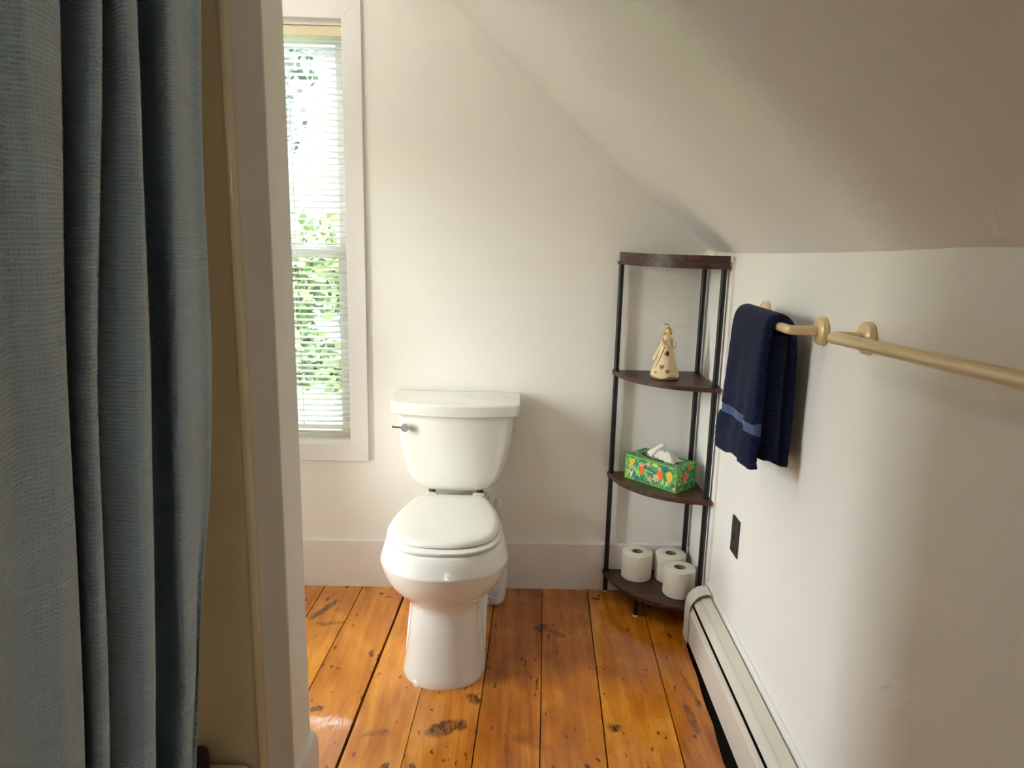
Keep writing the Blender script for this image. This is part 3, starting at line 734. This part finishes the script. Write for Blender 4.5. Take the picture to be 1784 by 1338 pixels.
# word mark
try:
    cu = bpy.data.curves.new('lettering', 'FONT'); cu.body = 'Kleenex'; cu.size = .0105; cu.align_x = 'CENTER'; cu.align_y = 'CENTER'; cu.extrude = .00015; cu.shear = .25
    ot = bpy.data.objects.new('tmp_text', cu); COL.objects.link(ot); bpy.context.view_layer.update()
    me = bpy.data.meshes.new_from_object(ot.evaluated_get(bpy.context.evaluated_depsgraph_get())); bpy.data.objects.remove(ot)
    me.materials.clear(); me.materials.append(bxm[7]); me.name = 'lettering'
    o = bpy.data.objects.new('lettering', me); link(o, tbx)
    o.matrix_local = Matrix.Translation((LW-.104, .0022, .050)) @ Matrix.Rotation(PI, 4, 'Z') @ Matrix.Rotation(PI/2, 4, 'X') @ Matrix.Rotation(-.12, 4, 'Z')
except Exception as ex: print('text', ex)

# angel candle figurine
cm_ = mat('cream_clay', srgb(226,202,160), .6, bump=(80,.3,.001)); br_ = mat('brown_glaze', srgb(150,104,62), .5); hr_ = mat('golden_glaze', srgb(222,160,52), .4)
FZ = .859
ag = thing('angel_figurine', 'cream ceramic angel figurine with golden hair and wire halo on the upper shelf', 'figurine', (.563, 2.437, FZ), math.radians(8))
bm = BM(); nseg = 60; rings = []
for (r_, z, wv_) in ((.030,0,0),(.046,.002,0),(.0465,.006,0),(.044,.010,0)): rings.append([(r_*math.cos(2*PI*k/nseg), r_*math.sin(2*PI*k/nseg), z) for k in range(nseg)])
loft(bm, rings); obj('base', bm, br_, ag, ang=50)
bm = BM(); rings = []
for (r_, z, w_) in ((.0435,.007,0),(.049,.010,1),(.0485,.013,1),(.044,.030,.4),(.036,.055,.2),(.028,.085,.1),(.020,.115,0),(.0145,.134,0),(.013,.143,0),(.0095,.150,0),(.004,.153,0)):
    rings.append([((r_+.0015*w_*math.cos(7*a))*math.cos(a), (r_+.0015*w_*math.cos(7*a))*math.sin(a), z + .0035*w_*math.sin(4*a+1)) for a in [2*PI*k/nseg for k in range(nseg)]])
loft(bm, rings); dr = obj('dress', bm, cm_, ag, ang=50)
bm = BM(); bmesh.ops.create_uvsphere(bm, u_segments=20, v_segments=14, radius=.0098, matrix=Matrix.Translation((.001,-.001,.161)) @ Matrix.Diagonal((1,1,1.1,1))); obj('head', bm, mat('face_clay', srgb(236,208,168), .6), ag)
bm = BM(); bmesh.ops.create_uvsphere(bm, u_segments=20, v_segments=14, radius=.0115, matrix=Matrix.Translation((.003,.0015,.1635)) @ Matrix.Diagonal((1,.95,1.15,1)))
tube(bm, [(-.006,-.004,.163),(-.010,-.001,.156),(-.011,0,.149)], [.003,.004,.002], 8); tube(bm, [(.012,-.004,.163),(.014,-.001,.156),(.014,.001,.149)], [.003,.004,.002], 8)
obj('hair', bm, hr_, ag, ang=60)
bm = BM()   # sleeves / arms folding to the front
tube(bm, catmull([(.013,0,.140),(.0215,-.006,.126),(.020,-.017,.112),(.006,-.023,.113)], 5), [.005]*5+[.0075]*6+[.004]*5, 12)
tube(bm, catmull([(-.012,0,.140),(-.019,-.006,.128),(-.016,-.017,.118),(-.004,-.023,.114)], 5), [.005]*5+[.006]*6+[.004]*5, 12)
obj('sleeve', bm, cm_, dr, ang=70)
bm = BM()   # wing-like cape trailing to the left
rings = []
for k in range(9):
    t = k/8; c_ = Vector((-.010-.024*t, .002+.010*t, .138-.066*t)); wv_ = .004+.009*t
    rings.append([(c_.x+wv_*.5*math.cos(a)-.001, c_.y+wv_*math.sin(a), c_.z+wv_*.8*math.cos(a)) for a in [2*PI*m/12 for m in range(12)]])
loft(bm, rings); obj('wing', bm, cm_, ag, ang=60)
bm = BM()
def on_dress(a, z, h=.0012):
    r_ = interp(z, [.010,.030,.055,.085,.115,.134,.143], [.0487,.044,.036,.028,.020,.0145,.013])+h
    return (r_*math.cos(a), r_*math.sin(a), z)
tube(bm, [on_dress(math.radians(242-44*t/6), .134-.092*t/6, .0008) for t in range(7)], .0012, 6)
for (a, z, s_) in ((231,.044,.0078),(260,.030,.0076),(208,.024,.005)):
    vs = []
    for (u, v) in ((0,-1),(.9,.1),(1,.7),(.5,1),(0,.5),(-.5,1),(-1,.7),(-.9,.1)):
        vs.append(bm.verts.new(on_dress(math.radians(a)+u*s_/.042, z+v*s_, .0022)))
    bm.faces.new(vs)
obj('heart_pattern', bm, br_, dr, smooth=False)
bm = BM(); lathe(bm, [(.002,.0),(.0065,.001),(.0055,.003),(.005,.010),(.006,.0115),(.003,.015),(.001,.017)], 8, c=(-.008,-.034,.083)); tube(bm, [(-.008,-.034,.100),(-.007,-.032,.108),(-.004,-.028,.114)], .0006, 6)
tube(bm, [(-.013,-.034,.090),(-.017,-.033,.092),(-.016,-.034,.087)], .0016, 6)
obj('lantern', bm, mat('dark_metal', srgb(60,36,28), .5, metal=.3), ag, smooth=False)
bm = BM(); tube(bm, [(.004,.001,.174),(.006,.001,.184)], .0006, 6)
tube(bm, [(-.003+.0085*math.cos(a)-.0005, .0085*math.sin(a), .1855+.0012*math.cos(a)*-1) for a in [2*PI*k/24 for k in range(25)]], .0007, 6); obj('halo', bm, M['steel'], ag)

# ------------------------------------------------------------------ right wall fittings
WM = lambda y, z: Matrix.Translation((wallx(y), y, z)) @ Matrix.Rotation(-AW, 4, 'Z')   # local: -x out of wall, y along wall
def towel_rail(y_far, y_near, z, rf, rn, label, cat='towel bar', off=.074, r=.0105, tilt=0, rr=.031):
    o_ = thing('towel_bar', label, cat, group='brass towel bars on the right wall'); o_.matrix_world = WM((y_far+y_near)/2, z)
    ln = (y_far-y_near)/2; bm = BM(); bn = .018
    zt = lambda y: -tilt*y
    P = [(-.004, ln, zt(ln)), (-off+bn, ln, zt(ln))] + [(-off+bn-bn*math.sin(t), ln-bn+bn*math.cos(t), zt(ln)) for t in [k/8*PI/2 for k in range(1,9)]]
    P += [(-off, ln*(1-2*k/10)*.9, zt(ln*(1-2*k/10)*.9)) for k in range(11)][0:]
    P += [(-off+bn-bn*math.cos(t), -ln+bn-bn*math.sin(t), zt(-ln)) for t in [k/8*PI/2 for k in range(0,9)]] + [(-.004, -ln, zt(-ln))]
    tube(bm, P, r, 20); obj('bar', bm, M['gold'], o_, ang=60)
    for s in (1, -1):
        bm = BM(); lathe(bm, [(rr-.002,0),(rr,-.002),(rr,-.011),(rr-.002,-.0135),(rr-.006,-.0145),(rr-.008,-.0165),(.011,-.018),(.0108,-.022)], 36, c=(0, s*ln, zt(s*ln)), axis='x'); obj('rosette', bm, M['gold'], o_, ang=40)
    return o_
towel_rail(1.945, 1.565, 1.139, 0, 0, 'short brass towel bar with the navy hand towel over it')
towel_rail(1.355, .775, 1.166, 0, 0, 'long empty brass towel bar running off the right edge', tilt=.045, r=.0112)

# navy hand towel over the short bar
tw = thing('hand_towel', 'folded navy blue terry hand towel draped over the short bar', 'towel'); tw.matrix_world = WM(1.75, 1.139)
def towel_mesh(y0, y1, prof, thick, taper=None, noise_=.003, ny=26, cap=True):
    """prof: centreline points (out, z) ; extruded along the wall with folds"""
    bm = BM(); prof = catmull(prof, 5); rings = []
    for i in range(ny+1):
        t = i/ny; y = y0+(y1-y0)*t
        ring_o, ring_i = [], []
        for k, (ox, z) in enumerate(prof):
            a = prof[max(k-1,0)]; c_ = prof[min(k+1,len(prof)-1)]
            dx, dz = c_[0]-a[0], c_[1]-a[1]; l_ = math.hypot(dx,dz) or 1; nx, nz = -dz/l_, dx/l_
            amp = max(0, min(1, (-.02-z)/.25))
            wv_ = amp*(.007*math.sin(t*PI*2.6+.3)+.004*math.sin(t*PI*5.4+z*6))
            yy = y
            if taper:
                m_ = (y0+y1)/2; yy = m_+(y-m_)*taper(z)
            h = thick/2*(1 if 0 < i < ny else .72)
            e_ = h+noise_*math.sin(k*2.1+i*3.7)*.15
            ring_o.append((-(ox+nx*e_+wv_), yy, z+nz*e_)); ring_i.append((-(ox-nx*e_+wv_), yy, z-nz*e_))
        rings.append(ring_o+ring_i[::-1])
    loft(bm, rings, cap); return bm
O = .074
tp_ = lambda z: 1.0 if z > -.25 else .955 if z > -.285 else 1.02
# outer drape: from back bottom, over the bar, to front bottom
bm = towel_mesh(-.125, .135, [(.036,-.330),(.035,-.25),(.036,-.12),(.041,-.03),(.052,.004),(O,.0185),(O+.018,.010),(O+.026,-.02),(O+.028,-.08),(O+.029,-.16),(O+.030,-.232)], .021, lambda z: 1+.03*max(0,-z))
obj('drape', bm, M['terry'], tw, ang=75)
bm = towel_mesh(-.119, .129, [(.067,-.024),(.068,-.10),(.068,-.2),(.066,-.318)], .040, lambda z: 1+.02*max(0,-z)); obj('inner_fold', bm, M['terry'], tw, ang=75)
bm = towel_mesh(-.126, .136, [(O+.030,-.228),(O+.030,-.245),(O+.030,-.262)], .0165, lambda z: 1.005)
for v in bm.verts: v.co.x += 0
band = obj('woven_band', bm, M['band'], tw, ang=75)
bm = towel_mesh(-.131, .141, [(O+.030,-.258),(O+.034,-.275),(O+.037,-.30),(O+.036,-.325),(O+.034,-.345)], .021, lambda z: 1+.10*max(0,-z-.258), .006)
for v in bm.verts:
    if v.co.z < -.33: v.co.z += -.012*(v.co.y/.13)+.004*math.sin(v.co.y*60)
hem = obj('hem', bm, M['terry'], tw, ang=75)

# dark switch plate
sw = thing('outlet_cover', 'dark bronze blank outlet cover low on the right wall', 'outlet cover'); sw.matrix_world = WM(2.04, .455)
bm = BM()
P = [(-.034,-.058),(.034,-.058),(.034,.058),(-.034,.058)]
loft(bm, [[(-.0003,y,z) for y,z in P], [(-.003,y,z) for y,z in P], [(-.006,y*.86,z*.92) for y,z in P]]); obj('plate', bm, M['plate'], sw, smooth=False)
for s in (-1, 1):
    bm = BM(); lathe(bm, [(.0032,-.0055),(.003,-.0072),(.001,-.0076)], 14, c=(0,0,s*.041), axis='x'); obj('screw', bm, mat('screw_bronze', srgb(30,22,18), .4, metal=.5), sw)
bm = BM(); box(bm, -.0066, -.0058, -.006, .006, -.012, .012); obj('slot', bm, M['hole'], sw, smooth=False)

# baseboard heater
bh = thing('baseboard_heater', 'long white metal baseboard heater along the right wall', 'heater'); bh.matrix_world = WM(1.0, 0)
y0, y1 = -2.2, 1.225          # near and far ends (along the wall)
def strip(bm, P, a, b2): prism(bm, [(-u, z) for u, z in P], 'y', a, b2)
bm = BM(); strip(bm, [(.0145,.012),(.0165,.012),(.0165,.172),(.046,.166),(.046,.163),(.0145,.170)], y0, y1-.01); obj('back_plate', bm, M['heat'], bh, smooth=False)
bm = BM(); strip(bm, [(.043,.1615),(.052,.160),(.064,.150),(.068,.142),(.0665,.1415),(.062,.148),(.051,.1575),(.043,.159)], y0, y1-.013); obj('damper', bm, M['heat'], bh, ang=40)
bm = BM(); strip(bm, [(.0705,.132),(.074,.131),(.0755,.128),(.0765,.120),(.080,.116),(.080,.014),(.074,.010),(.074,.012),(.078,.016),(.078,.115),(.0735,.120),(.0725,.128),(.0705,.130)], y0, y1-.012); obj('front_panel', bm, M['heat'], bh, smooth=False)
bm = BM(); strip(bm, [(.02,.05),(.066,.05),(.066,.125),(.02,.125)], y0, y1-.03); obj('fin_core', bm, M['hole'], bh, smooth=False)
# rounded end cap: shell following the cover
bm = BM()
outp = [(.0135,.0),(.0135,.183),(.030,.186),(.046,.182),(.062,.172),(.074,.157),(.081,.140),(.0835,.12),(.0835,.004)]
innp = [(.0145,.0),(.0145,.181),(.030,.184),(.0455,.180),(.061,.170),(.0725,.1555),(.0795,.139),(.082,.12),(.082,.004)]
loft(bm, [[(-u,y1-.035,z) for u,z in outp]+[(-u,y1-.035,z) for u,z in innp[::-1]], [(-u,y1+.028,z) for u,z in outp]+[(-u,y1+.028,z) for u,z in innp[::-1]]])
strip(bm, outp, y1+.026, y1+.028)
obj('end_cap', bm, M['heat'], bh, ang=30)

# ceiling fill lamp added out of view to brighten the toilet alcove
cl = thing('ceiling_fill_lamp', 'added round opal fill lamp, out of view, on the flat ceiling above the toilet alcove', 'lamp', (-.85, 2.0, ZC))
bm = BM(); lathe(bm, [(.235,0),(.24,-.012),(.235,-.02)], 40); obj('lamp_base', bm, M['trim'], cl)
bm = BM(); lathe(bm, [(.23,-.02),(.225,-.04),(.18,-.058),(.09,-.07),(.01,-.073)], 40); obj('lamp_shade', bm, M['fill_glass'], cl)

vl = thing('rear_fill_lamp', 'added white globe fill lamp, out of view, on the wall behind the camera', 'lamp', (.0, YF, 1.62))  # unseen lamp added as rear fill for the curtain and partition
bm = BM(); lathe(bm, [(.05,0),(.05,.015),(.012,.02),(.012,.07)], 28, axis='y'); obj('lamp_base', bm, M['chrome'], vl)
bm = BM(); bmesh.ops.create_uvsphere(bm, u_segments=28, v_segments=18, radius=.075, matrix=Matrix.Translation((0,.14,0))); obj('lamp_globe', bm, mat('fill_globe_glass', srgb(245,240,230), .3, emit=((1,.97,.92,1), 6)), vl)

# ------------------------------------------------------------------ outdoors
bm = BM(); vs = [bm.verts.new(p) for p in ((-14,2.9,-2.6),(12,2.9,-2.6),(12,22,-2.6),(-14,22,-2.6))]; bm.faces.new(vs); o = obj('ground', bm, M['grass'], smooth=False); struct(o)
lf = random.Random(11)
def tree(x, y, z0, h, r, m, label, n=2600):
    t = thing('tree', label, 'tree', (x,y,z0), group='trees outside the window')
    bm = BM(); tube(bm, [(0,0,0),(.05,0,h*.5),(0,.05,h*.8)], [.12,.09,.04], 10); obj('trunk', bm, M['bark'], t)
    bm = BM()
    cl_ = [(lf.uniform(-.6,.6)*r, lf.uniform(-.6,.6)*r, h-r*.9+lf.uniform(-.7,.7)*r, lf.uniform(.28,.5)*r) for _ in range(16)]
    for _ in range(n):
        c_ = lf.choice(cl_); d = Vector((lf.gauss(0,1),lf.gauss(0,1),lf.gauss(0,1))).normalized()*c_[3]*lf.random()**.4
        p = Vector(c_[:3])+d; s = lf.uniform(.04,.085)
        u = Vector((lf.gauss(0,1),lf.gauss(0,1),lf.gauss(0,1))).normalized(); v = u.orthogonal().normalized()
        bm.faces.new([bm.verts.new(p+u*s), bm.verts.new(p+v*s*.5), bm.verts.new(p-u*s), bm.verts.new(p-v*s*.5)])
    obj('foliage', bm, m, t, smooth=False)
tree(-1.85, 6.0, -2.6, 3.98, .78, M['leaf'], 'bright green leafy tree seen through the lower window blinds', 3400)
tree(-3.0, 7.3, -2.6, 7.1, 1.35, M['leaf2'], 'dark green tree seen at the top of the window blinds', 3000)
nh = thing('backdrop_house', 'dark blue grey backdrop building added to cover the sky behind the window blinds', 'backdrop_house', (-2.5, 10.4, -2.6))  # backdrop added to keep bright sky out of the gaps between slats
bm = BM(); box(bm, -5.5, 5.5, 0, 5, 0, 6.6); obj('backdrop_wall', bm, M['siding'], nh, smooth=False)
bm = BM(); prism(bm, [(-.35,6.5),(5.4,6.5),(2.5,8.6)], 'x', -5.8, 5.8); obj('roof', bm, mat('shingle', srgb(90,88,86), .9), nh, smooth=False)

# ------------------------------------------------------------------ light
W = bpy.data.worlds.new('sky'); S.world = W; W.use_nodes = True
N, L = W.node_tree.nodes, W.node_tree.links
bg = N['Background']; sk = N.new('ShaderNodeTexSky'); sk.sky_type = 'NISHITA'; sk.sun_disc = False; sk.sun_elevation = math.radians(48); sk.sun_rotation = math.radians(200)
sk.dust_density = 3.5; sk.air_density = 1.0
hs = N.new('ShaderNodeHueSaturation'); hs.inputs['Saturation'].default_value = .35; L.new(sk.outputs[0], hs.inputs['Color']); L.new(hs.outputs[0], bg.inputs['Color'])
bg.inputs['Strength'].default_value = 1.95
pt = bpy.data.lights.new('window_portal', 'AREA'); pt.shape = 'RECTANGLE'; pt.size = .6; pt.size_y = 1.43
pt.cycles.is_portal = True
po = bpy.data.objects.new('window_portal', pt); COL.objects.link(po); po.location = (-.84, BD+.15, 1.285); po.rotation_euler = (math.radians(-90), 0, 0)
pt = bpy.data.lights.new('side_portal', 'AREA'); pt.shape = 'RECTANGLE'; pt.size = .32; pt.size_y = 1.24; pt.cycles.is_portal = True
po = bpy.data.objects.new('side_portal', pt); COL.objects.link(po); po.location = (XL-.11, 1.76, 1.08); po.rotation_euler = Vector((-1,0,0)).to_track_quat('Z','Y').to_euler()

# ------------------------------------------------------------------ camera
cd = bpy.data.cameras.new('camera'); cd.sensor_width = 36; cd.lens = 36*1266.34/1784; cd.clip_start = .01
co = bpy.data.objects.new('camera', cd); COL.objects.link(co); S.camera = co
p_, yw_, rl_ = map(math.radians, (11.6344, .968, 1.2942))
fw = Vector((math.sin(yw_)*math.cos(p_), math.cos(yw_)*math.cos(p_), -math.sin(p_))); rt = Vector((math.cos(yw_), -math.sin(yw_), 0)); dn = fw.cross(rt)
c_, s_ = math.cos(rl_), math.sin(rl_)
R1 = rt*c_ - dn*s_; D1 = dn*c_ + rt*s_
m4 = Matrix.Identity(4)
for i in range(3): m4[i][0] = R1[i]; m4[i][1] = -D1[i]; m4[i][2] = -fw[i]
m4[0][3], m4[1][3], m4[2][3] = 0, 0, 1.33
co.matrix_world = m4
S.view_settings.view_transform = 'Standard'; S.view_settings.look = 'None'; S.view_settings.gamma = 1; S.view_settings.use_curve_mapping = False
S.view_settings.exposure = 2.38
S.cycles.max_bounces = 9; S.cycles.diffuse_bounces = 6; S.cycles.glossy_bounces = 4; S.cycles.transparent_max_bounces = 12
S.cycles.use_adaptive_sampling = True; S.cycles.adaptive_threshold = .06; S.cycles.adaptive_min_samples = 20
S.cycles.use_denoising = True
S.cycles.sample_clamp_indirect = 8
